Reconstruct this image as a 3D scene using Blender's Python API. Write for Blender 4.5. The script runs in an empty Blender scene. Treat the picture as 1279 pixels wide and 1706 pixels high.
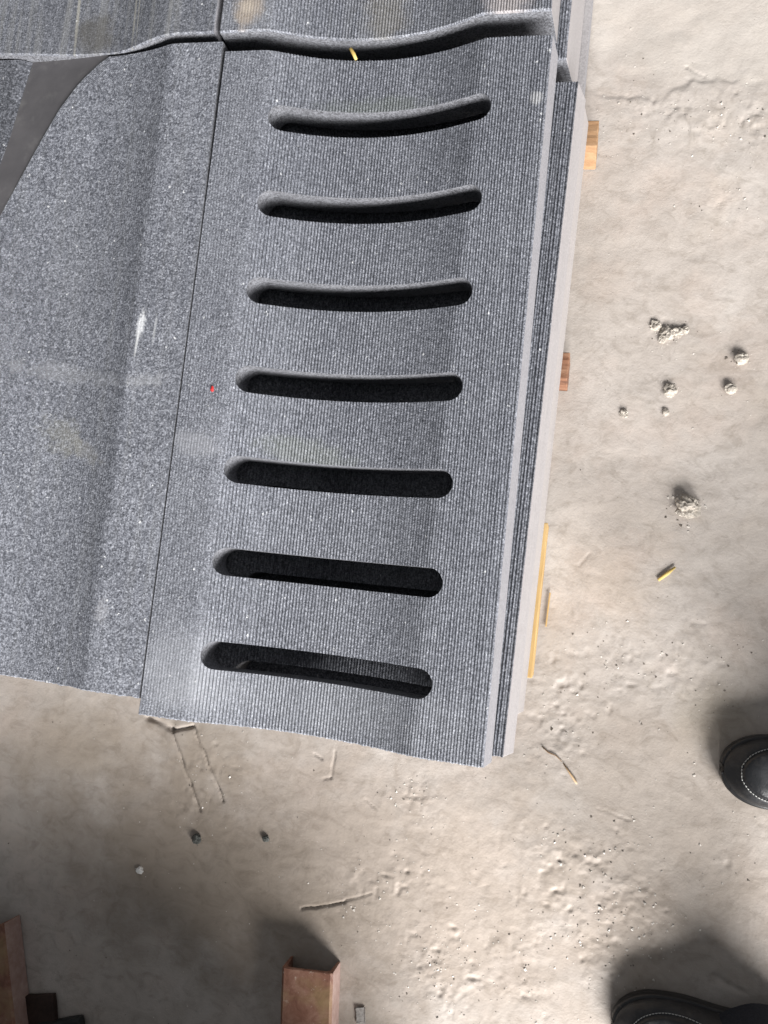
import bpy, bmesh, math, random
import numpy as np
from mathutils import Matrix, Vector

random.seed(7)
rng = np.random.default_rng(11)
S = bpy.context.scene
COL = S.collection
ZT = 0.26                      # height of the stone surface (slab lips) above the floor

# ---------------------------------------------------------------- camera
cam = bpy.data.cameras.new('camera')
cam.sensor_fit = 'VERTICAL'; cam.sensor_height = 36.0
cam.lens = 1429.96 / 1706 * 36.0
cam.clip_start = 0.02; cam.clip_end = 100
CR = ((0.9710611539, -0.0850119670, 0.2231887112),
      (0.1071513603, 0.9902498065, -0.0890163287),
      (-0.2134451249, 0.1103552729, 0.9707022676))
CC = (0.5954, 0.2167, 1.1569 + ZT)
cam_o = bpy.data.objects.new('camera', cam)
COL.objects.link(cam_o)
cam_o.matrix_world = Matrix.Translation(CC) @ Matrix(CR).to_4x4()
S.camera = cam_o

# ---------------------------------------------------------------- light
world = bpy.data.worlds.new('World'); S.world = world; world.use_nodes = True
bg = world.node_tree.nodes['Background']
bg.inputs['Color'].default_value = (0.93, 0.96, 1.0, 1)
bg.inputs['Strength'].default_value = 0.21

AZ, EL, DIST = (0.50, -0.866), math.radians(25), 9.0     # the open hall door, low and wide
lamp = bpy.data.lights.new('door_light', 'AREA')
lamp.shape = 'RECTANGLE'; lamp.size = 8.0; lamp.size_y = 2.8
lamp.energy = 3650; lamp.color = (1.0, 0.982, 0.965)
lamp_o = bpy.data.objects.new('door_light', lamp); COL.objects.link(lamp_o)
tgt = Vector((0.35, 0.2, 0.1))
dv = Vector((AZ[0] * math.cos(EL), AZ[1] * math.cos(EL), math.sin(EL)))
lamp_o.location = tgt + dv * DIST
lamp_o.rotation_euler = dv.to_track_quat('Z', 'Y').to_euler()

S.view_settings.view_transform = 'Standard'
S.view_settings.look = 'None'
S.view_settings.exposure = 0.0
S.view_settings.gamma = 1.0
S.view_settings.use_curve_mapping = False

# ---------------------------------------------------------------- node helpers
class NT:
    def __init__(s, name):
        s.m = bpy.data.materials.new(name); s.m.use_nodes = True
        s.t = s.m.node_tree; s.n = s.t.nodes; s.l = s.t.links
        s.b = s.n['Principled BSDF']
        s.co = s.n.new('ShaderNodeTexCoord').outputs['Object']
    def _in(s, sock, v):
        if v is None: return
        if isinstance(v, (int, float)): sock.default_value = v
        elif isinstance(v, tuple): sock.default_value = v if len(v) != 3 or sock.type != 'RGBA' else (*v, 1)
        else: s.l.new(v, sock)
    def mapping(s, scale=(1, 1, 1), loc=(0, 0, 0), rot=(0, 0, 0), co=None):
        n = s.n.new('ShaderNodeMapping'); s.l.new(co or s.co, n.inputs['Vector'])
        n.inputs['Scale'].default_value = scale; n.inputs['Location'].default_value = loc
        n.inputs['Rotation'].default_value = rot
        return n.outputs[0]
    def noise(s, scale, detail=3, rough=.55, co=None, dist=0):
        n = s.n.new('ShaderNodeTexNoise'); s.l.new(co or s.co, n.inputs['Vector'])
        n.inputs['Scale'].default_value = scale; n.inputs['Detail'].default_value = detail
        n.inputs['Roughness'].default_value = rough; n.inputs['Distortion'].default_value = dist
        return n.outputs['Fac']
    def voro(s, scale, co=None, out='Color'):
        n = s.n.new('ShaderNodeTexVoronoi'); s.l.new(co or s.co, n.inputs['Vector'])
        n.inputs['Scale'].default_value = scale
        return n.outputs[out]
    def math(s, op, a, b=None, c=None, clamp=False):
        n = s.n.new('ShaderNodeMath'); n.operation = op; n.use_clamp = clamp
        s._in(n.inputs[0], a); s._in(n.inputs[1], b); s._in(n.inputs[2], c)
        return n.outputs[0]
    def rng(s, v, a, b, c=0., d=1., smooth=False):
        n = s.n.new('ShaderNodeMapRange'); s.l.new(v, n.inputs[0])
        if smooth: n.interpolation_type = 'SMOOTHSTEP'
        for i, q in enumerate((a, b, c, d)): n.inputs[i + 1].default_value = q
        return n.outputs[0]
    def ramp(s, v, stops, interp='LINEAR'):
        n = s.n.new('ShaderNodeValToRGB'); s.l.new(v, n.inputs[0]); cr = n.color_ramp; cr.interpolation = interp
        while len(cr.elements) < len(stops): cr.elements.new(.5)
        for e, (p, c) in zip(cr.elements, stops): e.position = p; e.color = (*c, 1)
        return n.outputs[0]
    def mix(s, f, a, b, mode='MIX'):
        n = s.n.new('ShaderNodeMix'); n.data_type = 'RGBA'; n.blend_type = mode
        s._in(n.inputs[0], f); s._in(n.inputs[6], a); s._in(n.inputs[7], b)
        return n.outputs[2]
    def sep(s, v):
        n = s.n.new('ShaderNodeSeparateXYZ'); s.l.new(v, n.inputs[0]); return n.outputs
    def sepc(s, v):
        n = s.n.new('ShaderNodeSeparateColor'); s.l.new(v, n.inputs[0]); return n.outputs
    def bump(s, h, strength, dist, nrm=None):
        n = s.n.new('ShaderNodeBump'); s.l.new(h, n.inputs['Height'])
        n.inputs['Strength'].default_value = strength; n.inputs['Distance'].default_value = dist
        if nrm is not None: s.l.new(nrm, n.inputs['Normal'])
        return n.outputs[0]
    def blob(s, c, r, soft=.5, rot=0, wob=.5, wscale=60):
        """soft spot mask of its own shape, centre c, radii r (metres, plan)"""
        mp = s.mapping(loc=(-c[0], -c[1], 0))
        mp = s.mapping(rot=(0, 0, rot), co=mp)
        x, y, z = s.sep(mp)
        d = s.math('SQRT', s.math('ADD', s.math('POWER', s.math('DIVIDE', x, r[0]), 2.), s.math('POWER', s.math('DIVIDE', y, r[1]), 2.)))
        d = s.math('ADD', d, s.math('MULTIPLY', s.math('SUBTRACT', s.noise(wscale, 4, .6), .5), wob * 2))
        return s.rng(d, 1., soft, 0., 1., True)
    def out(s, color, rough, spec=.5, normal=None, metal=0):
        s._in(s.b.inputs['Base Color'], color); s._in(s.b.inputs['Roughness'], rough)
        s._in(s.b.inputs['Specular IOR Level'], spec); s._in(s.b.inputs['Metallic'], metal)
        if normal is not None: s.l.new(normal, s.b.inputs['Normal'])
        return s.m

def granite_top(name, grain=1.0, tone=1.0, dust=.25, off=(0, 0, 0), streak=0., spots=(), ribs=None, bump=1.):
    s = NT(name)
    co = s.mapping(loc=off)
    v1 = s.sepc(s.voro(640 / grain, co))[0]
    v2 = s.sepc(s.voro(330 / grain, co))[1]
    n1 = s.noise(430 / grain, 3, .75, co)
    g = s.math('ADD', s.math('MULTIPLY', v1, .38), s.math('ADD', s.math('MULTIPLY', v2, .22), s.math('MULTIPLY', s.rng(n1, .3, .7), .40)))
    c = s.ramp(g, [(0.06, (.030, .032, .039)), (.36, (.082, .087, .103)), (.56, (.152, .159, .183)), (.77, (.258, .268, .302)), (.95, (.43, .445, .485))])
    tone *= 1.08
    c = s.mix(1., c, s.ramp(n1, [(.34, (1 - .16 * bump,) * 3), (.66, (1 + .16 * bump,) * 3)]), 'MULTIPLY')
    big = s.noise(5.5, 4, .6, s.mapping(loc=off, scale=(1, .55, 1)))
    c = s.mix(1., c, s.ramp(big, [(.3, (.90 * tone,) * 3), (.7, (1.1 * tone,) * 3)]), 'MULTIPLY')
    dm = s.math('MULTIPLY', s.rng(s.noise(9, 5, .65, s.mapping(loc=(off[0] + 3, off[1], 0), scale=(1, .6, 1))), .38, .72), dust)
    dm = s.math('MULTIPLY', dm, s.rng(g, .2, .6, .35, 1.))
    c = s.mix(dm, c, (.31, .32, .345))
    if streak:
        st = s.rng(s.noise(70, 3, .6, s.mapping(loc=off, scale=(1, .03, 1))), .5, .74)
        c = s.mix(s.math('MULTIPLY', st, streak), c, (.28, .28, .27))
    for (pc, r, col, k, rot, wob, ws) in spots:
        c = s.mix(s.math('MULTIPLY', s.blob(pc, r, .35, rot, wob, ws), k), c, col)
    fleck = s.rng(s.sepc(s.voro(330, co))[2], .9975, .999)
    c = s.mix(s.math('MULTIPLY', fleck, s.rng(v1, .3, .6)), c, (.62, .63, .64))
    h = s.math('ADD', s.math('MULTIPLY', n1, .7), s.math('MULTIPLY', v1, .45))
    nb = s.bump(h, .75 * bump, .0011)
    return s.out(c, s.rng(g, .2, .8, .62, .42), .45, nb)

def granite_sawn(name, base, dustc, dust, rough=.5, speck=.35, off=(0, 0, 0)):
    s = NT(name)
    co = s.mapping(loc=off)
    v = s.sepc(s.voro(520, co))[0]; n = s.noise(330, 4, .75, co)
    g = s.math('ADD', s.math('MULTIPLY', v, .5), s.math('MULTIPLY', n, .5))
    c = s.mix(1., base, s.ramp(g, [(.25, (1 - speck,) * 3), (.75, (1 + speck,) * 3)]), 'MULTIPLY')
    saw = s.noise(40, 4, .7, s.mapping(loc=off, scale=(.4, .12, 9)))
    dm = s.math('MULTIPLY', s.rng(saw, .3, .72), dust)
    c = s.mix(dm, c, dustc)
    nb = s.bump(s.math('ADD', n, s.math('MULTIPLY', saw, .6)), .5, .0009)
    return s.out(c, rough, .4, nb)

# ---------------------------------------------------------------- object helpers
def link(name, me, parent=None, kind=None, label=None, cat=None, group=None):
    o = bpy.data.objects.new(name, me); COL.objects.link(o)
    if cat and not kind: kind = 'thing'
    if parent is not None: o.parent = parent
    if kind: o['kind'] = kind
    if label: o['label'] = label
    if cat: o['category'] = cat
    if group: o['group'] = group
    return o

def mesh_from(name, verts, faces, mats=(), midx=None, smooth=False):
    me = bpy.data.meshes.new(name)
    me.from_pydata([tuple(map(float, v)) for v in verts], [], faces)
    for m in mats: me.materials.append(m)
    if midx is not None: me.polygons.foreach_set('material_index', np.array(midx, dtype=np.int32))
    if smooth: me.polygons.foreach_set('use_smooth', np.ones(len(me.polygons), dtype=bool))
    me.update()
    return me

_tab = np.random.default_rng(5).random((16, 256, 256))
def vnoise(x, y, f, seed=0):
    X, Y = x * f + 37.7 * seed + 400, y * f + 91.3 * seed + 400
    i, j = np.floor(X).astype(int), np.floor(Y).astype(int)
    u, v = X - i, Y - j
    u = u * u * u * (u * (u * 6 - 15) + 10); v = v * v * v * (v * (v * 6 - 15) + 10)
    T = _tab[seed % 16]
    a, b, c, d = T[i % 256, j % 256], T[(i + 1) % 256, j % 256], T[i % 256, (j + 1) % 256], T[(i + 1) % 256, (j + 1) % 256]
    return (a * (1 - u) + b * u) * (1 - v) + (c * (1 - u) + d * u) * v - .5
def fbm(x, y, f, n=4, seed=0, g=.5):
    r = 0; a = 1
    for k in range(n):
        r = r + a * vnoise(x, y, f, seed + k); f *= 2.03; a *= g
    return r
def sstep(a, b, x):
    t = np.clip((x - a) / (b - a), 0, 1); return t * t * (3 - 2 * t)

# ================================================================ floor
RB = [  # rough patches: x, y, radius, strength
    (.648, -.172, .07, 1.), (.70, -.20, .06, .8), (.449, -.345, .045, 1.4), (.43, -.40, .05, 1.1), (.351, -.113, .035, .8), (.39, -.12, .04, .6),
    (.662, .154, .035, .9), (.74, .15, .07, .55), (.80, .16, .06, .7), (.721, -.248, .06, .8), (.70, -.30, .07, .7),
    (.781, .906, .04, .8), (.704, .677, .035, .7), (.60, .10, .06, .5), (.62, .05, .07, .45), (.30, -.28, .05, .8),
    (.36, -.24, .05, .6), (.02, -.10, .06, .45), (-.03, -.17, .06, .4), (.55, -.25, .12, .4), (.85, -.10, .09, .45),
    (.62, 1.05, .05, .8), (.70, 1.06, .05, .9), (.78, 1.05, .05, .9), (.84, 1.06, .05, .8), (.80, 1.03, .06, .6), (.54, -.36, .08, .6), (.76, .52, .12, .12), (.58, .02, .06, .6)]
def seg_d(x, y, a, b):
    ax, ay = a; bx, by = b; dx, dy = bx - ax, by - ay
    t = np.clip(((x - ax) * dx + (y - ay) * dy) / (dx * dx + dy * dy), 0, 1)
    return np.hypot(x - ax - t * dx, y - ay - t * dy), t
GRO = [((-.068, -.065), (.003, -.195), .0018, .0050), ((-.028, -.053), (.044, -.171), .0016, .0040), ((-.066, -.068), (-.030, -.056), .0024, .0050),
       ((-.115, -.052), (-.068, -.064), .0045, .0055), ((.201, -.321), (.275, -.296), .0018, .0038), ((.275, -.293), (.318, -.274), .0014, .0028),
       ((.70, 1.135), (.735, 1.118), .0014, .0018), ((.705, 1.06), (.715, 1.02), .0015, .0018), ((.60, .29), (.615, .31), .0013, .0014),
       ((.53, .52), (.528, .495), .002, .0015), ((.66, -.085), (.71, -.095), .0015, .0010), ((.845, -.30), (.89, -.315), .004, .002),
       ((.195, -.07), (.21, -.075), .0015, .002), ((.23, -.06), (.228, -.105), .0014, .002), ((.228, -.105), (.216, -.107), .0014, .002), ((.29, -.13), (.31, -.14), .001, .0016)]
def floor_h(x, y):
    h = .0035 * fbm(x, y, 3.2, 3, 0) + .0011 * fbm(x * .55 + y * .3, y * 1.5 - x * .4, 11, 3, 3)
    m = 0.05 + .10 * sstep(-.1, .25, fbm(x, y, 5, 3, 6))
    m = m * (1 - .55 * sstep(.25, .7, y))
    for cx, cy, r, k in RB:
        m = m + .62 * k * np.exp(-((x - cx) ** 2 + (y - cy) ** 2) / (r * r)) * (0.55 + 1.6 * np.clip(vnoise(x, y, 34, 9) + .1, -.3, 1))
    m = np.clip(m, .02, 1.3)
    b = fbm(x, y, 62, 3, 2, .62)
    rid = .5 - np.abs(vnoise(x, y, 48, 7)) * 2
    h = h + m * (.0021 * b + .0007 * np.clip(rid, -.2, 1))
    pit = np.clip(vnoise(x, y, 85, 12) - .30, 0, 1) * sstep(.15, .5, m)
    h = h - .009 * pit
    # dried slurry sheet that stops short in a ragged edge
    e = 1.083 + .045 * fbm(x, y * 0 + 3, 8, 4, 4) + .022 * fbm(x, y, 26, 3, 1)
    h = h - .0016 * sstep(-.005, .005, y - e) * sstep(.5, .6, x) * (1.1 + 1.6 * fbm(x, y, 14, 2, 11))
    for a, b_, w, dp in GRO:
        wob = .003 * fbm(x, y, 45, 2, 8)
        d, t = seg_d(x + wob, y + wob, a, b_)
        h = h - dp * np.exp(-(d / w) ** 2) * (.6 + .8 * np.clip(vnoise(x, y, 60, 10) + .5, 0, 1))
    return h
xf = np.concatenate([np.linspace(-.72, .15, 300, endpoint=False), np.linspace(.15, 1.02, 380)]); yf = np.concatenate([np.linspace(-.68, .12, 350, endpoint=False), np.linspace(.12, 1.36, 370)])
xs = np.concatenate([np.linspace(-9, -.8, 14), xf, np.linspace(1.1, 9, 14)])
ys = np.concatenate([np.linspace(-9, -.76, 14), yf, np.linspace(1.44, 9, 14)])
GX, GY = np.meshgrid(xs, ys)
GZ = floor_h(GX, GY)
GZ0 = GZ.max() * 0
nv = GX.size; nxs = len(xs); nys = len(ys)
idx = np.arange(nv).reshape(nys, nxs)
q = np.stack([idx[:-1, :-1], idx[:-1, 1:], idx[1:, 1:], idx[1:, :-1]], -1).reshape(-1, 4)
me = bpy.data.meshes.new('floor')
me.vertices.add(nv); me.vertices.foreach_set('co', np.stack([GX, GY, GZ], -1).astype(np.float32).ravel())
me.loops.add(q.size); me.loops.foreach_set('vertex_index', q.astype(np.int32).ravel())
me.polygons.add(len(q)); me.polygons.foreach_set('loop_start', np.arange(0, q.size, 4, dtype=np.int32))
me.polygons.foreach_set('use_smooth', np.ones(len(q), dtype=bool))
me.update(calc_edges=True)
s = NT('floor_concrete')
c = s.ramp(s.noise(4.5, 6, .62, dist=.4), [(.28, (.375, .332, .296)), (.52, (.436, .393, .357)), (.75, (.495, .455, .420))])
pink = s.rng(s.noise(7, 4, .6, s.mapping(loc=(4, 2, 0))), .5, .75)
c = s.mix(s.math('MULTIPLY', pink, .45), c, (.47, .375, .315))
olive = s.rng(s.noise(6, 4, .6, s.mapping(loc=(9, 5, 0))), .56, .75)
c = s.mix(s.math('MULTIPLY', olive, .3), c, (.42, .355, .285))
dirt = s.rng(s.noise(46, 6, .72, s.mapping(loc=(1, 7, 0))), .54, .78)
c = s.mix(s.math('MULTIPLY', dirt, .5), c, (.22, .185, .15))
for pc, r, col, k, rot in [((.30, -.25), (.75, .30), (.345, .290, .245), .85, .1), ((.75, -.10), (.32, .30), (.375, .318, .268), .6, .3), ((.02, -.30), (.40, .22), (.235, .195, .155), .75, .2), ((.0, -.09), (.13, .10), (.27, .225, .18), .55, .3), ((-.25, -.12), (.22, .12), (.30, .25, .20), .6, -.2), ((.66, .26), (.10, .07), (.40, .33, .27), .45, .4), ((.31, -.50), (.10, .09), (.28, .245, .205), .6, .2), ((.82, .08), (.10, .09), (.33, .285, .22), .4, 0)]:  # mud stains, also painting a falloff of light into the lower floor
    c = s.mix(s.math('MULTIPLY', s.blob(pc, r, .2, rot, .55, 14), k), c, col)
sm = s.noise(24, 6, .68, s.mapping(loc=(8, 3, 0), scale=(1, 1.5, 1), rot=(0, 0, .4)), 1.2)
c = s.mix(1., c, s.ramp(sm, [(.3, (.80, .785, .765)), (.5, (1., 1., 1.)), (.72, (1.10, 1.10, 1.10))]), 'MULTIPLY')
cl = s.rng(s.noise(60, 5, .7, s.mapping(loc=(2, 9, 0))), .6, .74)
grit = s.math('MULTIPLY', s.rng(s.sepc(s.voro(430))[0], .90, .95), cl)
c = s.mix(s.math('MULTIPLY', grit, .5), c, (.16, .14, .12))
c = s.mix(s.math('MULTIPLY', s.blob((.78, 1.27), (.34, .19), .75, .03, .16, 22), .5), c, (.56, .52, .475))
nb = s.bump(s.noise(260, 5, .65), .40, .0010)
nb = s.bump(s.noise(38, 5, .6), .22, .004, nb)
nb = s.bump(s.noise(750, 3, .7), .30, .0006, nb)
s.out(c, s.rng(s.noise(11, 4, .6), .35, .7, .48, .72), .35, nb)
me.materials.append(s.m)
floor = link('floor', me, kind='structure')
def fz(x, y): return float(floor_h(np.array([float(x)]), np.array([float(y)]))[0])

# ================================================================ stone slabs
XL, XR, DEP, RISE = .075, .405, .0398, .0094
def prof_gutter(x):
    u = (2 * x - XL - XR) / (XR - XL)
    e = .09
    q = 1 - u * u
    p = -DEP * .5 * (q + np.sqrt(q * q + e * e)) + DEP * .5 * (np.sqrt(1 + e * e) - 1)
    p = p + DEP * .5 * (e * e / 2) / np.maximum(np.abs(q), .5)
    return p + RISE * np.clip((x - XL) / (XR - XL), 0, 1)
def rib_gutter(x, k=1.):
    amp = 1.7 * (.00060 * sstep(.070, .095, x) * (1 - .62 * sstep(.22, .33, x)) + .00014 * (1 - sstep(.06, .085, x)) + .00036 * sstep(.385, .43, x))
    r = np.random.default_rng(3).random(4000)
    ph = 2 * np.pi * x / np.where(x > .36, .0041, .0047)
    kk = (x / .0047).astype(int) % 4000
    return k * amp * (.65 + .7 * r[kk]) * np.sin(ph)

def slab_mesh(name, x0, x1, y0, y1, t, prof, rib, mats, skew=0., splay=0., dx=.00116, jit=.0006, seed=1, front=None, splay_l=0.):
    """closed slab: ribbed, hollowed top, even thickness; mats = top, side, sawn end"""
    r = np.random.default_rng(seed)
    n = int(round((x1 - x0) / dx)) + 1
    x = np.linspace(x0, x1, n)
    c = .0013
    L = y1 - y0
    ysr = [0, c] + list(np.linspace(0, L, max(3, int(L / .022)))[1:-1]) + [L - c, L]
    V = []; nr = len(ysr)
    zt = prof(x) + rib(x)
    chip0 = r.normal(0, jit, n); chip1 = r.normal(0, jit, n)
    k = np.array([.25, .5, .25]); chip0 = np.convolve(chip0, k, 'same'); chip1 = np.convolve(chip1, k, 'same')
    fr = front(x) if front is not None else np.zeros(n)
    for i, yy in enumerate(ysr):
        z = zt + 0
        if i in (0, nr - 1): z = z - c * .9 - np.abs(chip0) * .8
        f = 1 - yy / L
        yv = y0 + yy + fr * f + (chip0 if i == 0 else chip1 if i == nr - 1 else 0)
        xe = x.copy()
        w = r.normal(0, .00025, 2) if 1 < i < nr - 2 else (0, 0)
        xe[0] += abs(w[0]); xe[-1] -= abs(w[1])
        zz = z.copy(); zz[0] -= .001 + abs(w[0]); zz[-1] -= .001 + abs(w[1])
        V.append(np.stack([xe + skew * yy, yv + 0 * x, zz + ZT], 1))
    for i, yy in enumerate(ysr):
        f = 1 - yy / L
        xb = x + splay * sstep(x0 + .6 * (x1 - x0), x1, x) - splay_l * (1 - sstep(x0, x0 + .4 * (x1 - x0), x))
        V.append(np.stack([xb + skew * yy, y0 + yy + fr * f + 0 * x, prof(x) - t + ZT], 1))
    for i in (0, nr - 1):
        yy = ysr[i]; f = 1 - yy / L
        V.append(np.stack([x + skew * yy, y0 + yy + fr * f + 0 * x, prof(x) - .0045 + ZT], 1))
    V = np.concatenate(V)
    Q = lambda i, j: (2 * nr + i) * n + j
    T = lambda i, j: i * n + j
    B = lambda i, j: (nr + i) * n + j
    F = []; M = []
    for i in range(nr - 1):
        for j in range(n - 1):
            F.append((T(i, j), T(i, j + 1), T(i + 1, j + 1), T(i + 1, j))); M.append(0)
            F.append((B(i, j), B(i + 1, j), B(i + 1, j + 1), B(i, j + 1))); M.append(2)
        for j, mi in ((n - 1, 1), (0, 2)):
            f = [T(i, j)] + ([Q(0, j)] if i == 0 else []) + [B(i, j), B(i + 1, j)] + ([Q(1, j)] if i == nr - 2 else []) + [T(i + 1, j)]
            F.append(tuple(f if j else reversed(f))); M.append(mi)
    for j in range(n - 1):
        F.append((T(0, j), Q(0, j), Q(0, j + 1), T(0, j + 1))); M.append(0)
        F.append((Q(0, j), B(0, j), B(0, j + 1), Q(0, j + 1))); M.append(2)
        F.append((T(nr - 1, j), T(nr - 1, j + 1), Q(1, j + 1), Q(1, j))); M.append(0)
        F.append((Q(1, j), Q(1, j + 1), B(nr - 1, j + 1), B(nr - 1, j))); M.append(2)
    return mesh_from(name, V, F, mats, M)

SX0, SX1, SW = .0825, .4225, .0405
def cut_slots(me, ycs, mats, zlo, zhi, dx=0.):
    V = []; F = []; M = []
    for yc in ycs:
        r = SW / 2; ring = []
        for k in range(17):
            a = -math.pi / 2 + math.pi * k / 16
            ring.append((SX1 - r + r * math.cos(a) + dx, yc + r * math.sin(a)))
        for k in range(17):
            a = math.pi / 2 + math.pi * k / 16
            ring.append((SX0 + r + r * math.cos(a) + dx, yc + r * math.sin(a)))
        b = len(V); m = len(ring)
        V += [(px, py, zlo) for px, py in ring] + [(px, py, zhi) for px, py in ring]
        F.append(tuple(b + i for i in reversed(range(m)))); F.append(tuple(b + m + i for i in range(m)))
        for i in range(m):
            k = (i + 1) % m; F.append((b + i, b + k, b + m + k, b + m + i))
    cm = mesh_from('cutter', V, F, mats, [2] * len(F))
    a = bpy.data.objects.new('a', me); b = bpy.data.objects.new('b', cm)
    COL.objects.link(a); COL.objects.link(b)
    md = a.modifiers.new('slots', 'BOOLEAN'); md.object = b; md.operation = 'DIFFERENCE'; md.solver = 'EXACT'
    dg = bpy.context.evaluated_depsgraph_get(); dg.update()
    res = bpy.data.meshes.new_from_object(a.evaluated_get(dg)); res.name = me.name
    bpy.data.objects.remove(a); bpy.data.objects.remove(b)
    bpy.data.meshes.remove(cm); bpy.data.meshes.remove(me)
    return res

m_sawn = granite_sawn('granite_sawn_dark', (.112, .115, .126), (.21, .21, .23), .35, .5, .75)
m_side = granite_sawn('granite_side_dusty', (.24, .238, .258), (.30, .295, .31), .6, .6, .26, (2, 0, 0))
m_side_pale = granite_sawn('granite_side_slurry', (.275, .262, .266), (.35, .33, .33), .7, .6, .14, (5, 0, 0))

top_slot = granite_top('granite_ribbed', 1.0, 1.0, .20, (0, 0, 0), 0., [
    ((.03, .40), (.055, .025), (.30, .305, .33), .45, .1, .7, 50), ((.06, .07), (.10, .08), (.36, .37, .40), .30, .2, .6, 22),  # pale spots at the front edge and its left corner paint in gloss
    ((.25, .05), (.3, .07), (.34, .35, .37), .22, .0, .6, 16), ((.485, .92), (.012, .012), (.5, .5, .5), .5, 0, .6, 120),
    ((.20, .40), (.10, .03), (.24, .26, .21), .25, .1, .7, 30), ((.25, .93), (.12, .03), (.15, .17, .14), .35, .0, .7, 30)])
Y7, PITCH = .0963, .1356
slots = [Y7 + PITCH * i for i in range(7)]
me = slab_mesh('slotted_slab', 0, .5, 0, 1.0145, .050, prof_gutter, rib_gutter, (top_slot, m_side, m_sawn), splay=.006, seed=2)
me = cut_slots(me, slots, (top_slot, m_side, m_sawn), ZT - .3, ZT + .1)
link('slotted_slab', me, label='grey granite gutter slab pierced by seven long rounded slots, top of the stack', cat='stone slab')

# the slab right below, peeping out along the right edge and through the lowest slot
top_low = granite_top('granite_ribbed_below', 1.25, .80, .15, (1.7, .4, 0))
def rib_coarse(x): return rib_gutter(x, 1.) + .0005 * sstep(.45, .50, x) * np.sin(2 * np.pi * x / .0056)
me = slab_mesh('lower_slab', .012, .519, .0035, .994, .050, lambda x: prof_gutter(np.minimum(x, .6)) - .079, rib_coarse, (top_low, m_side_pale, m_sawn), skew=.0185, splay=.011, seed=4, jit=.0009)
me = cut_slots(me, [.066 + PITCH * i for i in range(0, 7)], (top_low, m_side_pale, m_sawn), ZT - .4, ZT + .1, .02)
link('lower_slab', me, label='granite slab with pale slurry-smeared side lying directly under the slotted slab', cat='stone slab')

me = slab_mesh('bottom_slab', .03, .5308, .058, .985, .050, lambda x: prof_gutter(np.minimum(x, .6)) - .1294, lambda x: 0 * x, (top_low, granite_sawn('granite_side_pale_low', (.31, .29, .286), (.38, .358, .35), .7, .6, .12, (11, 0, 0)), m_sawn), dx=.006, skew=.0185, splay=.006, seed=5)
link('bottom_slab', me, label='lowest pale-sided granite slab of the stack, set back at the front, above the timbers', cat='stone slab')

# left-hand plain slab with its shaped cut
LK, LW, LD = -.082, .150, .026
def prof_left(x):
    tt = np.linspace(0, 1, 400); sl = (1 - tt) * sstep(0, .14, tt); cm = np.cumsum(sl); cm = cm / cm[-1]
    return -LD * np.interp(np.clip((LK - x) / LW, 0, 1), tt, cm)
top_left = granite_top('granite_plain', 1.35, 1.02, .15, (.9, 2.3, 0), .12, [
    ((-.079, .575), (.008, .028), (.62, .63, .65), .8, .10, .8, 220), ((-.082, .548), (.003, .03), (.6, .61, .62), .7, .05, .5, 200), ((-.055, .57), (.003, .03), (.45, .46, .47), .45, .03, .5, 200),
    ((-.06, .49), (.045, .014), (.34, .345, .36), .35, -.1, 1., 90), ((-.22, .50), (.16, .018), (.30, .305, .32), .3, .1, 1.2, 50),
    ((-.20, .40), (.05, .035), (.25, .245, .20), .28, .4, 1.1, 60), ((-.16, .38), (.05, .02), (.30, .29, .26), .25, .5, 1.1, 60), ((-.08, .14), (.014, .025), (.4, .4, .42), .3, .1, 1.2, 150)], bump=1.1)
cutT = np.array([(-.196, 1.045), (-.207, 1.036), (-.237, 1.016), (-.266, .983), (-.293, .942), (-.318, .890), (-.343, .832), (-.368, .775), (-.384, .735), (-.43, .64), (-.50, .52), (-.56, .42)])
def xleft(y): return np.interp(y, cutT[::-1, 1], cutT[::-1, 0], left=-.60)
rows = np.concatenate([[.0225, .0238], np.linspace(.03, 1.0, 260), [1.018, 1.030]])
ncol = 330
V = []; sv = np.linspace(0, 1, ncol)
r2 = np.random.default_rng(9); chip = np.convolve(r2.normal(0, .0007, ncol), [.25, .5, .25], 'same')
for i, y in enumerate(rows):
    a = float(xleft(y)); b = -.0020 - .0035 * sstep(.7, 1.03, y)
    x = a + (b - a) * sv
    z = prof_left(x) + .00012 * np.sin(2 * np.pi * x / .0044) + .0012 * fbm(x, y + 0 * x, 9, 2, 5)
    yy = y + 0 * x
    if i == 0: z -= .0014; yy = yy + chip
    V.append(np.stack([x, yy, z + ZT], 1))
T = lambda i, j: i * ncol + j
F = []; M = []
nr = len(rows)
V = list(np.concatenate(V))
for i in range(nr - 1):
    for j in range(ncol - 1):
        F.append((T(i, j), T(i, j + 1), T(i + 1, j + 1), T(i + 1, j))); M.append(0)
def skirt(ids, dz, mi, flip=False, off=(0, 0)):
    b0 = len(V)
    for k in ids: v = V[k]; V.append(np.array([v[0] + off[0], v[1] + off[1], v[2] - dz]))
    for k in range(len(ids) - 1):
        f = (ids[k], ids[k + 1], b0 + k + 1, b0 + k)
        F.append(f[::-1] if flip else f); M.append(mi)
    return list(range(b0, len(V)))
bt = skirt([T(0, j) for j in range(ncol)], .072, 2, True)
skirt([T(nr - 1, j) for j in range(ncol)], .072, 2)
skirt([T(i, ncol - 1) for i in range(nr)], .072, 2)
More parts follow.
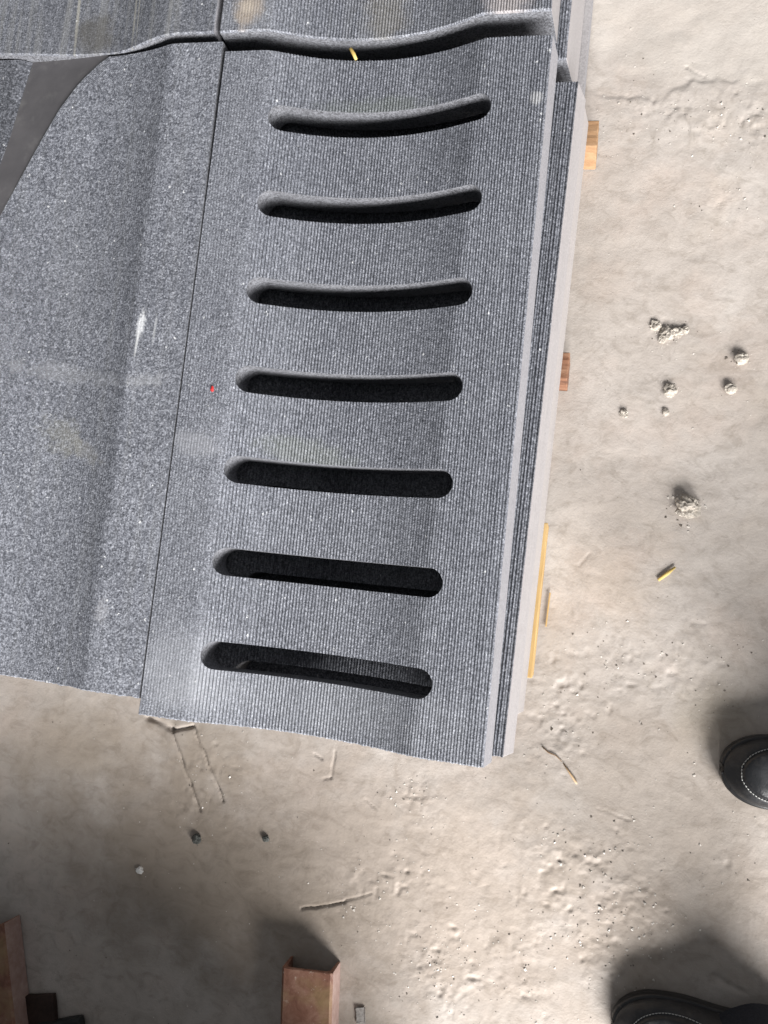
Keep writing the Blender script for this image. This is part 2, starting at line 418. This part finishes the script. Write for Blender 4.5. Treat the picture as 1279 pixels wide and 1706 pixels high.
# the slanting sawn face of the shaped cut: a small rounded arris, then down and outwards
ids = [T(i, 0) for i in range(nr)]
b1 = len(V)
for k, i in enumerate(ids):
    v = V[i]; y = v[1]; w = float(sstep(.50, .66, np.array(y)))
    V.append(np.array([v[0] - .0028, v[1] + .0017, ZT - LD - .0022]))
b2 = len(V)
for k, i in enumerate(ids):
    v = V[i]
    V.append(np.array([v[0] - .122 - .010 * (v[1] - .8), v[1] + .072, ZT - LD - .026]))
b3 = len(V)
for k, i in enumerate(ids):
    v = V[b2 + k]; V.append(np.array([v[0] - .001, v[1], ZT - .112]))
for k in range(nr - 1):
    F.append((ids[k], ids[k + 1], b1 + k + 1, b1 + k)); M.append(3)
    F.append((b1 + k, b1 + k + 1, b2 + k + 1, b2 + k)); M.append(4)
    F.append((b2 + k, b2 + k + 1, b3 + k + 1, b3 + k)); M.append(4)
m_arris = granite_sawn('granite_arris', (.30, .29, .285), (.36, .35, .34), .5, .6, .2)
s = NT('granite_cut_smooth')
c = s.ramp(s.noise(14, 5, .6), [(.3, (.092, .088, .093)), (.7, (.140, .133, .138))])
c = s.mix(s.math('MULTIPLY', s.rng(s.noise(22, 5, .7, s.mapping(loc=(5, 1, 0))), .54, .75), .5), c, (.22, .215, .21))
s.out(c, .42, .5, s.bump(s.noise(200, 4, .6), .12, .0006)); m_cut = s.m
me = mesh_from('plain_slab', V, F, (top_left, m_side, m_sawn, m_arris, m_cut), M)
link('plain_slab', me, label='plain grey granite slab left of the slotted one, curved cut with slanting dark edge', cat='stone slab')

top_far = granite_top('granite_far', 1.5, .62, .12, (4, 1, 0), bump=1.3)
me = slab_mesh('under_slab', -.95, -.03, .05, 1.040, .055, lambda x: 0 * x - .038 - .045 * sstep(-.40, -.32, x), lambda x: 0 * x, (top_far, m_side, m_sawn), dx=.01, seed=6)
link('under_slab', me, label='dark rough granite slab showing past the slanting cut at the far left', cat='stone slab')

# back row
top_back = granite_top('granite_ribbed_back', 1.0, .95, .3, (2.2, 5.1, 0), .15, [
    ((.030, 1.085), (.030, .045), (.40, .33, .26), .62, .3, .45, 40), ((.028, 1.085), (.014, .014), (.46, .40, .33), .5, 0, .4, 60), ((.43, 1.075), (.045, .05), (.42, .38, .37), .6, .1, .5, 40), ((.24, 1.09), (.05, .06), (.22, .20, .16), .35, 0, .6, 40)])
def prof_back(x): return prof_gutter(np.clip(x + .008, 0, 1))
me = slab_mesh('back_slab', -.014, .4945, 1.0465, 1.75, .076, prof_back, lambda x: rib_gutter(x + .008), (top_back, m_side_pale, m_sawn), splay=.006, skew=-.008, seed=8, jit=.0009, front=lambda x: .006 * (x + .014) / .5)
link('back_slab', me, label='ribbed granite gutter slab behind the slotted one, stained brown near its left corner', cat='stone slab')

top_backl = granite_top('granite_smooth_back', 1.2, .82, .2, (7, 3, 0), .45, [
    ((-.285, 1.10), (.004, .09), (.36, .35, .31), .65, -.05, .4, 120), ((-.175, 1.10), (.003, .09), (.36, .35, .31), .55, -.05, .4, 120), ((-.168, 1.11), (.002, .09), (.40, .39, .35), .5, -.05, .4, 120),
    ((-.25, 1.07), (.05, .05), (.085, .080, .070), .6, 0, .6, 40)], bump=.55)
def prof_backl(x): return -LD * sstep(0, 1, np.clip((-.095 - x) / .13, 0, 1))
me = slab_mesh('back_plain_slab', -.90, -.024, 1.047, 1.75, .076, prof_backl, lambda x: .00008 * np.sin(2 * np.pi * x / .0043), (top_backl, m_side, m_sawn), dx=.002, seed=10, jit=.0008, front=lambda x: -.012 * (1 - sstep(-.20, -.08, x)) + .008 * (1 - sstep(-.45, -.26, x)))
link('back_plain_slab', me, label='smooth streaked granite slab behind the plain one, at the top left corner', cat='stone slab')

me = slab_mesh('back_lower_slab', .02, .5165, 1.030, 1.75, .100, lambda x: prof_gutter(np.clip(x - .01, 0, .5)) - .079, rib_coarse, (top_low, m_side_pale, m_sawn), splay=.014, skew=.004, seed=12, jit=.001)
link('back_lower_slab', me, label='ribbed edge of granite slab below the back one, right of it', cat='stone slab')
me = slab_mesh('back_base_slab', .05, .541, 1.000, 1.75, .060, lambda x: 0 * x - .196, lambda x: 0 * x, (granite_sawn('granite_base', (.30, .285, .29), (.42, .40, .40), .5, .6, .2, (8, 0, 0)), m_side, m_sawn), dx=.01, seed=13)
link('back_base_slab', me, label='lowest thin slab edge at the top beside the pale floor', cat='stone slab')

# ================================================================ timber under the stack
def timber(name, a, b, c, off, scale=(1, 1, 1)):
    s = NT(name)
    n = s.noise(26, 6, .65, s.mapping(loc=off, scale=scale), .6)
    col = s.ramp(n, [(.3, a), (.5, b), (.72, c)])
    fib = s.noise(260, 3, .7, s.mapping(loc=off, scale=scale))
    col = s.mix(s.math('MULTIPLY', s.rng(fib, .5, .7), .35), col, a)
    return s.out(col, .62, .3, s.bump(fib, .3, .0008))
m_orange = timber('timber_orange', (.19, .105, .055), (.31, .185, .100), (.40, .26, .155), (0, 0, 0), (.35, 1.6, 1))
m_redwood = timber('timber_red', (.07, .032, .020), (.20, .095, .055), (.38, .23, .15), (3, 0, 0), (.35, 1.3, 1))
m_lath = timber('timber_yellow', (.30, .18, .07), (.47, .31, .13), (.58, .43, .23), (6, 0, 0), (1.5, .12, 1))
m_bark = timber('timber_brown', (.10, .06, .035), (.22, .14, .08), (.34, .24, .15), (9, 0, 0), (.3, 1.6, 1))

def box_mesh(name, lo, hi, mat, bev=.0015, rot=0., seed=0, rough=0.):
    bm = bmesh.new(); bmesh.ops.create_cube(bm, size=1)
    for v in bm.verts: v.co = Vector([lo[i] + (v.co[i] + .5) * (hi[i] - lo[i]) for i in range(3)])
    bmesh.ops.bevel(bm, geom=bm.edges[:], offset=bev, segments=2, affect='EDGES', profile=.6)
    if rough:
        bmesh.ops.subdivide_edges(bm, edges=[e for e in bm.edges if e.calc_length() > .02], cuts=6, use_grid_fill=True)
        rr = random.Random(seed)
        for v in bm.verts: v.co += Vector([rr.uniform(-rough, rough) for _ in range(3)])
    c = Vector([(lo[i] + hi[i]) / 2 for i in range(3)])
    if rot: bmesh.ops.rotate(bm, verts=bm.verts, cent=c, matrix=Matrix.Rotation(rot, 3, 'Z'))
    me = bpy.data.meshes.new(name); bm.to_mesh(me); bm.free(); me.materials.append(mat)
    return me
link('timber_bearer', box_mesh('timber_bearer', (-.60, .953, .004), (.5700, 1.005 - .008, .0795), m_orange, .002, 0, 1, .0004), label='orange timber bearer end poking out beside the upper right of the stack', cat='timber', group='timbers under the stack')
link('timber_bearer', box_mesh('timber_bearer', (-.60, .578, .004), (.5570, .622, .0785), m_redwood, .002, -.012, 2, .0004), label='reddish timber bearer end just showing halfway along the stack', cat='timber', group='timbers under the stack')
link('timber_lath', box_mesh('timber_lath', (.536, .107, .020), (.5455, .345, .0775), m_lath, .0015, -.012, 3, .0003), label='thin yellow timber lath along the foot of the stack near its front', cat='timber', group='timbers under the stack')
link('timber_bearer', box_mesh('timber_bearer', (-.60, .16, .004), (.50, .235, .0785), m_bark, .002, 0, 4, .0004), label='brown timber bearer deep under the front of the slotted slab', cat='timber', group='timbers under the stack')
link('wood_splinter', box_mesh('wood_splinter', (.5555, .185, .002), (.5580, .24, .0045), m_lath, .0005, -.03, 5), label='thin pale splinter on the floor beside the yellow lath', cat='splinter')

# ================================================================ rusty steel
s = NT('rusty_steel')
n = s.noise(38, 7, .7, dist=.4)
c = s.ramp(n, [(.28, (.095, .040, .026)), (.45, (.200, .090, .058)), (.6, (.280, .150, .105)), (.78, (.36, .235, .165))])
c = s.mix(s.math('MULTIPLY', s.rng(s.noise(14, 4, .6, s.mapping(loc=(3, 0, 0))), .5, .68), .6), c, (.30, .215, .10))
c = s.mix(s.math('MULTIPLY', s.rng(s.noise(90, 5, .7, s.mapping(loc=(0, 6, 0))), .62, .72), .8), c, (.55, .46, .38))
s.out(c, .55, .45, s.bump(s.noise(170, 5, .7), .4, .0010)); m_rust = s.m
s = NT('rusty_steel_lit')  # paler rust for the outer flange faces, light on them put into the colour
c = s.ramp(s.noise(45, 6, .7), [(.3, (.30, .19, .16)), (.6, (.42, .30, .265)), (.8, (.54, .44, .39))])
s.out(c, .6, .4, s.bump(s.noise(190, 5, .7), .35, .0008)); m_rust_lit = s.m

def channel(name, L, w=.084, h=.047, t=.005):
    """U section lying web up, flanges down; end at the origin, running to -Y"""
    P2 = [(-w / 2, 0), (-w / 2, h - .004), (-w / 2 + .004, h), (w / 2 - .004, h), (w / 2, h - .004), (w / 2, 0), (w / 2 - t * .7, 0), (w / 2 - t - .001, h - t - .006), (w / 2 - t - .006, h - t), (-w / 2 + t + .006, h - t), (-w / 2 + t + .001, h - t - .006), (-w / 2 + t * .7, 0)]
    yr = np.concatenate([[0, -.0012], np.linspace(-.012, -L, 20)])
    V = []; F = []; M = []
    m = len(P2); rr = random.Random(4)
    for i, y in enumerate(yr):
        sh = .0008 if i == 0 else 0
        for (a, b) in P2: V.append((a * (1 - sh * 8) + rr.uniform(-.00025, .00025), y, b + (-sh if b > .01 else 0) + rr.uniform(-.00025, .00025)))
    for i in range(len(yr) - 1):
        for j in range(m):
            k = (j + 1) % m
            F.append((i * m + j, i * m + k, (i + 1) * m + k, (i + 1) * m + j)); M.append(1 if j in (0, 4) else 0)
    def cap(o):
        return [(o + 0, o + 1, o + 10, o + 11), (o + 1, o + 2, o + 9, o + 10), (o + 2, o + 3, o + 8, o + 9), (o + 3, o + 4, o + 7, o + 8), (o + 4, o + 5, o + 6, o + 7)]
    for f in cap(0): F.append(f); M.append(0)
    for f in cap((len(yr) - 1) * m): F.append(f[::-1]); M.append(0)
    return mesh_from(name, V, F, (m_rust, m_rust_lit), M)
o = link('steel_channel', channel('steel_channel', .62), label='rusty steel channel lying flanges down at the bottom edge, centre left', cat='steel channel', group='rusty steel channels')
o.location = (.2365, -.3925, .001); o.rotation_euler = (0, 0, .083)
o = link('steel_channel', channel('steel_channel', .62), label='rusty steel channel end at the bottom left corner', cat='steel channel', group='rusty steel channels')
o.location = (-.349, -.436, .001); o.rotation_euler = (0, 0, .30)

s = NT('pad_black'); s.out((.020, .022, .022), .6, .4, s.bump(s.noise(120, 4, .6), .3, .001)); m_pad = s.m
s = NT('offcut_brown'); s.out(s.ramp(s.noise(40, 5, .7), [(.3, (.020, .012, .010)), (.7, (.055, .034, .027))]), .7, .3, s.bump(s.noise(150, 4, .6), .4, .001)); m_offcut = s.m
link('dark_offcut', box_mesh('dark_offcut', (-.31, -.68, .001), (-.20, -.548, .012), m_offcut, .002, .25, 6, .0006), label='dark brown flat offcut in the bottom left corner shadow', cat='offcut')  # dark flat pieces in the corner, what they are is guessed
link('dark_pad', box_mesh('dark_pad', (-.225, -.69, .002), (-.135, -.570, .020), m_pad, .006, .35, 7, .0008), label='black pad in the bottom left shade', cat='pad')

link('timber_packer', box_mesh('timber_packer', (.405, .121, ZT - .0700), (.489, .153, ZT - .0420), m_bark, .001, 0, 9), label='small brown timber packer glimpsed through the lowest slot', cat='timber')
link('timber_packer', box_mesh('timber_packer', (.010, .75, ZT - .0785), (.068, .79, ZT - .0505), m_bark, .001, 0, 9), label='small brown timber packer hidden under the left lip of the slotted slab', cat='timber')

# unseen slabs added on those channels, outside the picture, to shade the lower left floor
def plain(x): return 0 * x
for k in range(4):
    me = slab_mesh('shade_slab', -.72 + .01 * k, .480 - .006 * k, -1.45, -.660 + .006 * (k % 2), .07, lambda x, k=k: 0 * x - ZT + .0485 + .0715 * (k + 1), plain, (top_far, m_side, m_sawn), dx=.02, seed=20 + k)
    link('shade_slab', me, label=('lowest', 'second lowest', 'second highest', 'topmost')[k] + ' unseen slab added on the rusty channels just below the picture for shade', cat='stone slab', group='unseen slabs added for shade')

# ================================================================ pebbles, crumbs and litter on the floor
s = NT('mortar_lump')
c = s.ramp(s.noise(160, 5, .7), [(.3, (.30, .265, .225)), (.55, (.43, .39, .34)), (.8, (.50, .46, .41))])
s.out(c, .6, .35, s.bump(s.noise(300, 4, .7), .4, .0010)); m_mort = s.m
s = NT('dark_pebble'); s.out(s.ramp(s.noise(200, 4, .6), [(.3, (.035, .037, .034)), (.7, (.10, .105, .095))]), .5, .4, s.bump(s.noise(300, 4, .6), .4, .001)); m_dpeb = s.m
s = NT('white_chip'); s.out((.74, .73, .70), .5, .4); m_white = s.m
s = NT('grey_chip'); s.out(s.ramp(s.noise(300, 4, .6), [(.3, (.17, .16, .15)), (.7, (.33, .31, .29))]), .6, .4, s.bump(s.noise(300, 4, .6), .4, .001)); m_gchip = s.m
def lump_mesh(name, r, mat, seed, squash=.65, rough=.35, sub=3):
    bm = bmesh.new(); bmesh.ops.create_icosphere(bm, subdivisions=sub, radius=1)
    rr = np.random.default_rng(seed); off = rr.random(2) * 40
    for v in bm.verts:
        d = v.co.normalized()
        n = float(fbm(np.array([d.x + off[0]]), np.array([d.y + d.z * 1.7 + off[1]]), 1.9, 3, seed % 8, .5)[0])
        n2 = float(vnoise(np.array([d.x * 2 + d.z + off[1]]), np.array([d.y * 2 + off[0]]), 3.1, (seed + 3) % 8)[0])
        v.co = d * r * (1 + rough * 1.3 * n + rough * .5 * n2)
        v.co.z *= squash
    me = bpy.data.meshes.new(name); bm.to_mesh(me); bm.free(); me.materials.append(mat)
    return me
CRUMB = []
def lump(name, x, y, r, mat, seed, label, cat, group=None, squash=.65, rough=.35, sink=.45, sub=3):
    o = link(name, lump_mesh(name, r, mat, seed, squash, rough, sub), label=label, cat=cat, group=group)
    o.location = (x, y, fz(x, y) + r * squash * (1 - sink)); o.rotation_euler = (0, 0, seed * 1.3)
    CRUMB.append((x, y, r))
    return o
lump('mortar_lump', .757, .396, .0165, m_mort, 1, 'largest knobbly pale mortar lump, alone on the floor at right', 'mortar lump', squash=.6, rough=.5, sub=4)
for k, (dx, dy, r, w) in enumerate([(0, 0, .0105, 'largest lump at the middle'), (.016, .004, .0085, 'second lump right of the middle'), (-.018, .013, .008, 'lump at the upper left end'), (-.006, -.008, .007, 'lump at the lower edge'), (.027, .008, .006, 'smallest lump at the right end')]):
    lump('mortar_lump', .706 + dx, .675 + dy, r, m_mort, 10 + k, w + ' of the tight mortar cluster on the upper right floor', 'mortar lump', 'cluster of mortar lumps', .5, .5)
lump('mortar_lump', .821, .639, .0105, m_mort, 21, 'round grey mortar lump nearest the right edge, upper of two there', 'mortar lump', squash=.7, rough=.3)
lump('mortar_lump', .809, .590, .0085, m_mort, 22, 'small pale mortar lump just below the round grey one near the right edge', 'mortar lump', squash=.7)
lump('mortar_lump', .717, .582, .0095, m_mort, 23, 'flat mortar lump midway below the tight cluster on the right floor', 'mortar lump', squash=.5, rough=.5)
lump('mortar_lump', .714, .546, .0055, m_mort, 24, 'tiny mortar lump right under the flat one', 'mortar lump', squash=.6)
lump('mortar_lump', .649, .541, .0065, m_mort, 25, 'small mortar lump left of the others, closer to the stack', 'mortar lump', squash=.5, rough=.5)
lump('dark_pebble', .004, -.240, .0078, m_dpeb, 31, 'larger dark green pebble on the shaded floor below the slabs', 'pebble', squash=.7)
lump('dark_pebble', .128, -.219, .0055, m_dpeb, 32, 'smaller dark pebble to the right of the larger dark one', 'pebble', squash=.7)
lump('white_chip', -.092, -.309, .0062, m_white, 33, 'small white stone chip on the dark floor at lower left', 'stone chip', squash=.6, rough=.6, sub=2)
o = link('stone_chip', box_mesh('stone_chip', (-.008, -.012, 0), (.008, .012, .003), m_gchip, .002, 0, 8, .0010), label='small square grey stone chip right of the rusty channel', cat='stone chip')
o.location = (.321, -.462, fz(.32, -.462) + .0005); o.rotation_euler = (0, 0, .15)

def stick(name, pts, r, mat, label, cat, zoff=None):
    V = []; F = []; m = 7
    P = [Vector(p) for p in pts]
    for i, p in enumerate(P):
        d = (P[min(i + 1, len(P) - 1)] - P[max(i - 1, 0)]).normalized()
        a = d.cross(Vector((0, 0, 1))).normalized(); b = a.cross(d)
        rr = r[i] if isinstance(r, (list, tuple)) else r
        for k in range(m):
            t = 2 * math.pi * k / m
            V.append(p + a * (rr * math.cos(t)) + b * (rr * .6 * math.sin(t)))
    for i in range(len(P) - 1):
        for k in range(m):
            F.append((i * m + k, i * m + (k + 1) % m, (i + 1) * m + (k + 1) % m, (i + 1) * m + k))
    F.append(tuple(reversed(range(m)))); F.append(tuple((len(P) - 1) * m + k for k in range(m)))
    return link(name, mesh_from(name, V, F, (mat,), None, True), label=label, cat=cat)
def onfloor(pts, up): return [(x, y, fz(x, y) + up) for x, y in pts]
m_straw = timber('straw', (.40, .28, .08), (.62, .46, .16), (.75, .62, .32), (2, 2, 0))
stick('wood_splinter', onfloor([(.722, .277), (.735, .289), (.746, .300)], .003), [.0024, .0030, .0016], m_straw, 'yellow wood splinter lying on the bare floor at right', 'splinter')
stick('twig', onfloor([(.566, -.003), (.577, -.011), (.589, -.014), (.599, -.022)], .0014), [.0007, .0010, .0009, .0006], m_bark, 'thin dark curved twig on the floor by the front corner of the stack', 'twig')
stick('leaf_stalk', onfloor([(.601, -.024), (.613, -.038), (.622, -.049), (.625, -.053)], .0016), [.0007, .0015, .0021, .0009], timber('stalk', (.38, .24, .12), (.52, .36, .21), (.60, .46, .30), (5, 4, 0)), 'pale tan stalk running on from the dark twig', 'stalk')
stick('wood_splinter', [(.1935, 1.028, ZT - .024), (.1985, 1.021, ZT - .028), (.2035, 1.012, ZT - .0285)], [.0026, .0030, .0022], m_straw, 'short yellow splinter caught in the gap behind the slotted slab', 'splinter')
s = NT('red_chip'); s.out((.55, .03, .03), .5, .4); m_red = s.m
o = link('red_chip', lump_mesh('red_chip', .0042, m_red, 41, .5, .5, 2), label='tiny red paint chip on the left lip of the slotted slab', cat='chip')
o.location = (.051, .482, ZT + .0012); o.scale = (.6, 1.1, .6)

# ---- loose grit: nobody could count it
TV = np.array([(1, 0, -.5), (-.6, .9, -.5), (-.5, -.8, -.5), (.1, .1, .8), (.5, .6, .3)]); TF = [(0, 1, 4), (1, 3, 4), (3, 0, 4), (0, 3, 2), (1, 2, 3), (0, 2, 1)]
V = []; F = []; M = []
def grain(x, y, r, mi, z=None):
    b = len(V); A = Matrix.Rotation(random.uniform(0, 6.28), 3, 'Z') @ Matrix.Rotation(random.uniform(0, 3), 3, 'X')
    zz = fz1(x, y) if z is None else z
    for t in TV:
        v = A @ Vector(t * r * random.uniform(.7, 1.3)); V.append((x + v.x, y + v.y, zz + r * .12 + v.z * .4))
    for f in TF: F.append(tuple(b + i for i in f)); M.append(mi)
def fz1(x, y):
    i = np.searchsorted(xs, x); j = np.searchsorted(ys, y); return float(GZ[min(j, nys - 1), min(i, nxs - 1)])
for cx, cy, r, k in RB:
    for _ in range(int(60 * k * (r / .05))):
        grain(random.gauss(cx, r * .8), random.gauss(cy, r * .8), abs(random.gauss(0, .0008)) + .0006, 0 if random.random() < .72 else 1)
for _ in range(200):
    grain(random.uniform(-.4, .95), random.uniform(-.6, .05), abs(random.gauss(0, .0007)) + .0004, 0 if random.random() < .6 else 1)
for _ in range(60):
    grain(random.uniform(.56, .95), random.uniform(.05, 1.3), abs(random.gauss(0, .0006)) + .0004, 0 if random.random() < .5 else 1)
for cx, cy, cr in CRUMB:
    for _ in range(int(1400 * cr)):
        a = random.uniform(0, 6.28); d = cr * (.8 + abs(random.gauss(0, .9)))
        grain(cx + d * math.cos(a), cy + d * math.sin(a), cr * random.uniform(.05, .18), 0 if random.random() < .7 else 1)
for _ in range(26):
    grain(random.gauss(.68, .09), random.gauss(-.23, .07), random.uniform(.0018, .0034), 0)
s = NT('grit_pale'); s.out((.58, .54, .49), .30, .6); gp = s.m
s = NT('grit_dark'); s.out((.14, .12, .10), .5, .4); gd = s.m
link('grit', mesh_from('grit', V, F, (gp, gd), M), kind='stuff', label='loose pale and dark grit strewn over the floor', cat='grit')

# ================================================================ the person's feet at the right edge
s = NT('black_leather')
n = s.noise(420, 4, .6); w = s.noise(45, 3, .5)
du = s.rng(s.noise(60, 6, .72, s.mapping(loc=(3, 3, 1))), .52, .78)
s.out(s.mix(s.math('MULTIPLY', du, .22), s.ramp(w, [(.3, (.010, .011, .013)), (.7, (.022, .023, .026))]), (.20, .18, .16)), s.rng(w, .3, .7, .36, .55), .5, s.bump(s.math('ADD', n, s.noise(90, 4, .6)), .3, .0012)); m_lea = s.m
s = NT('black_sole'); s.out((.016, .016, .017), .38, .5, s.bump(s.noise(200, 3, .6), .2, .0008)); m_sole = s.m
s = NT('thread_pale'); s.out((.55, .55, .53), .6, .3); m_thr = s.m
s = NT('trouser_cloth'); s.out(s.ramp(s.noise(500, 2, .6), [(.3, (.014, .016, .022)), (.7, (.030, .033, .042))]), .85, .2, s.bump(s.noise(700, 2, .5), .3, .0006)); m_cloth = s.m
LN = .285
def halfw(a):            # plan half width along the shoe, a in metres from the toe tip
    t = np.clip(a / .075, 0, 1); nose = np.sqrt(np.clip(1 - (1 - t) ** 2.25, 0, 1))
    waist = 1 - .17 * sstep(.09, .17, a) + .05 * sstep(.2, .25, a)
    h = np.clip((LN - a) / .04, 0, 1); heel = np.sqrt(np.clip(1 - (1 - h) ** 2.2, 0, 1))
    return .0505 * nose * waist * heel
def topz(a): return .040 + .014 * sstep(0, .05, a) + .026 * sstep(.07, .16, a) + .030 * sstep(.14, .215, a)
def apw(a): # half width of the apron panel
    t = np.clip((a - .0235) / .060, 0, 1); return .0355 * np.sqrt(np.clip(1 - (1 - t) ** 2.4, 0, 1)) * (1 - .25 * sstep(.09, .16, a))
def shoe_z(a, b):
    w = np.maximum(halfw(a), 1e-4); v = np.clip(np.abs(b) / w, 0, 1)
    z = .022 + (topz(a) - .022) * np.power(np.clip(1 - v ** 2.7, 0, 1), .52) * sstep(-.004, .030, a) ** .55
    ap = apw(a); d = ap - np.abs(b)
    z = z + np.where(a > .0235, .0030 * sstep(-.0012, .0014, d) - .0022 * np.exp(-((d + .0022) / .0016) ** 2), 0)
    z = z + .0012 * vnoise(a, b, 38, 3) * sstep(.05, .1, a)
    return z
def make_shoe(person, loc, rz, lab):
    na, nb = 150, 97
    A = LN * (1 - np.cos(np.linspace(0, math.pi, na))) / 2; A[0] = .0004; A[-1] = LN - .0004
    vv = np.sin(np.linspace(-math.pi / 2, math.pi / 2, nb))
    V = []; F = []
    for a in A:
        b = halfw(a) * vv; z = shoe_z(a + 0 * b, b)
        for bb, zz in zip(b, z): V.append((a, bb, zz))
    for i in range(na - 1):
        for j in range(nb - 1): F.append((i * nb + j, (i + 1) * nb + j, (i + 1) * nb + j + 1, i * nb + j + 1))
    up = link('shoe', mesh_from('shoe', V, F, (m_lea,), None, True), parent=person, label=lab)
    up.location = loc; up.rotation_euler = (0, 0, rz)
    # sole with a welt
    ring = [(a, halfw(a) + .0032) for a in A] + [(a, -halfw(a) - .0032) for a in A[::-1]]
    ring = [(a - .003 * (1 - i / na if i < na else (i - na) / na), b) for i, (a, b) in enumerate(ring)]
    lv = [(0.0, -.0030), (.003, 0), (.0175, .0008), (.0215, 0), (.0235, -.0022), (.0235, -.009)]
    V = []; F = []; m = len(ring)
    for z, e in lv:
        for a, b in ring:
            sg = 1 if b > 0 else -1
            V.append((a + (e if a > .14 else -e) * (1 if abs(b) < .03 else .3), b + sg * e * (1 if abs(b) > .01 else abs(b) / .01), z))
    for i in range(len(lv) - 1):
        for j in range(m): k = (j + 1) % m; F.append((i * m + j, (i + 1) * m + j, (i + 1) * m + k, i * m + k))
    F.append(tuple(range(m)))
    link('sole', mesh_from('sole', V, F, (m_sole,), None, True), parent=up)
    # stitches along the apron seam
    V = []; F = []
    pts = []
    for sg in (1, -1):
        aa = np.concatenate([np.linspace(.0240, .032, 120), np.linspace(.032, .16, 420)])
        pts.append([(a, sg * (float(apw(np.array(a))) + .0042)) for a in aa])
    path = pts[1][::-1] + pts[0]
    cum = [0]
    for p, q_ in zip(path, path[1:]): cum.append(cum[-1] + math.hypot(q_[0] - p[0], q_[1] - p[1]))
    px = np.array([p[0] - .0042 * math.exp(-(p[1] / .012) ** 2) for p in path]); py = np.array([p[1] for p in path])
    d = 0
    while d < cum[-1] - .004:
        c = [(float(np.interp(d + e, cum, px)), float(np.interp(d + e, cum, py))) for e in (0, .0034)]
        (x0, y0), (x1, y1) = c
        tx, ty = x1 - x0, y1 - y0; l = math.hypot(tx, ty) or 1; nx, ny = -ty / l * .00065, tx / l * .00065
        b = len(V)
        for (x, y, up_) in ((x0, y0, .0002), ((x0 + x1) / 2, (y0 + y1) / 2, .0012), (x1, y1, .0002)):
            z = float(shoe_z(np.array(x), np.array(y))) + up_
            V += [(x + nx, y + ny, z), (x, y, z + .0007), (x - nx, y - ny, z)]
        for k in (0, 3): F += [(b + k, b + k + 3, b + k + 4, b + k + 1), (b + k + 1, b + k + 4, b + k + 5, b + k + 2)]
        d += .0046
    link('stitching', mesh_from('stitching', V, F, (m_thr,), None, True), parent=up)
    # trouser leg rising from the ankle, added and kept short for its shadow
    V = []; F = []; m = 40
    zs = np.linspace(.030, .30, 40)
    ca, sa = math.cos(rz), math.sin(rz)
    for z in zs:
        r = .060 + .022 * sstep(.1, .45, z) + .012 * (1 - sstep(.03, .12, z))
        cx = .212 + .030 * (z - .03) + .02 * sstep(.3, .47, z)
        for k in range(m):
            t = 2 * math.pi * k / m
            rr = r + .005 * float(vnoise(np.array(2 * math.cos(t) + 5), np.array(2 * math.sin(t) + z * 22), 1., 4)) * (1.5 - z * 1.5)
            x = cx + rr * 1.12 * math.cos(t); y = rr * .98 * math.sin(t)
            V.append((loc[0] + x * ca - y * sa, loc[1] + x * sa + y * ca, z))
    for i in range(len(zs) - 1):
        for k in range(m): F.append((i * m + k, i * m + (k + 1) % m, (i + 1) * m + (k + 1) % m, (i + 1) * m + k))
    F.append(tuple((len(zs) - 1) * m + k for k in range(m)))
    link('trouser_leg', mesh_from('trouser_leg', V, F, (m_cloth,), None, True), parent=person)
person = bpy.data.objects.new('person', None); COL.objects.link(person)
person['label'] = 'person in black leather shoes with pale stitching, toes in from the right edge'
person['category'] = 'person'
make_shoe(person, (.834, .006, .001), .05, 'black leather shoe at the right edge, higher in the picture')
make_shoe(person, (.707, -.388, .001), .03, 'black leather shoe at the bottom right corner')
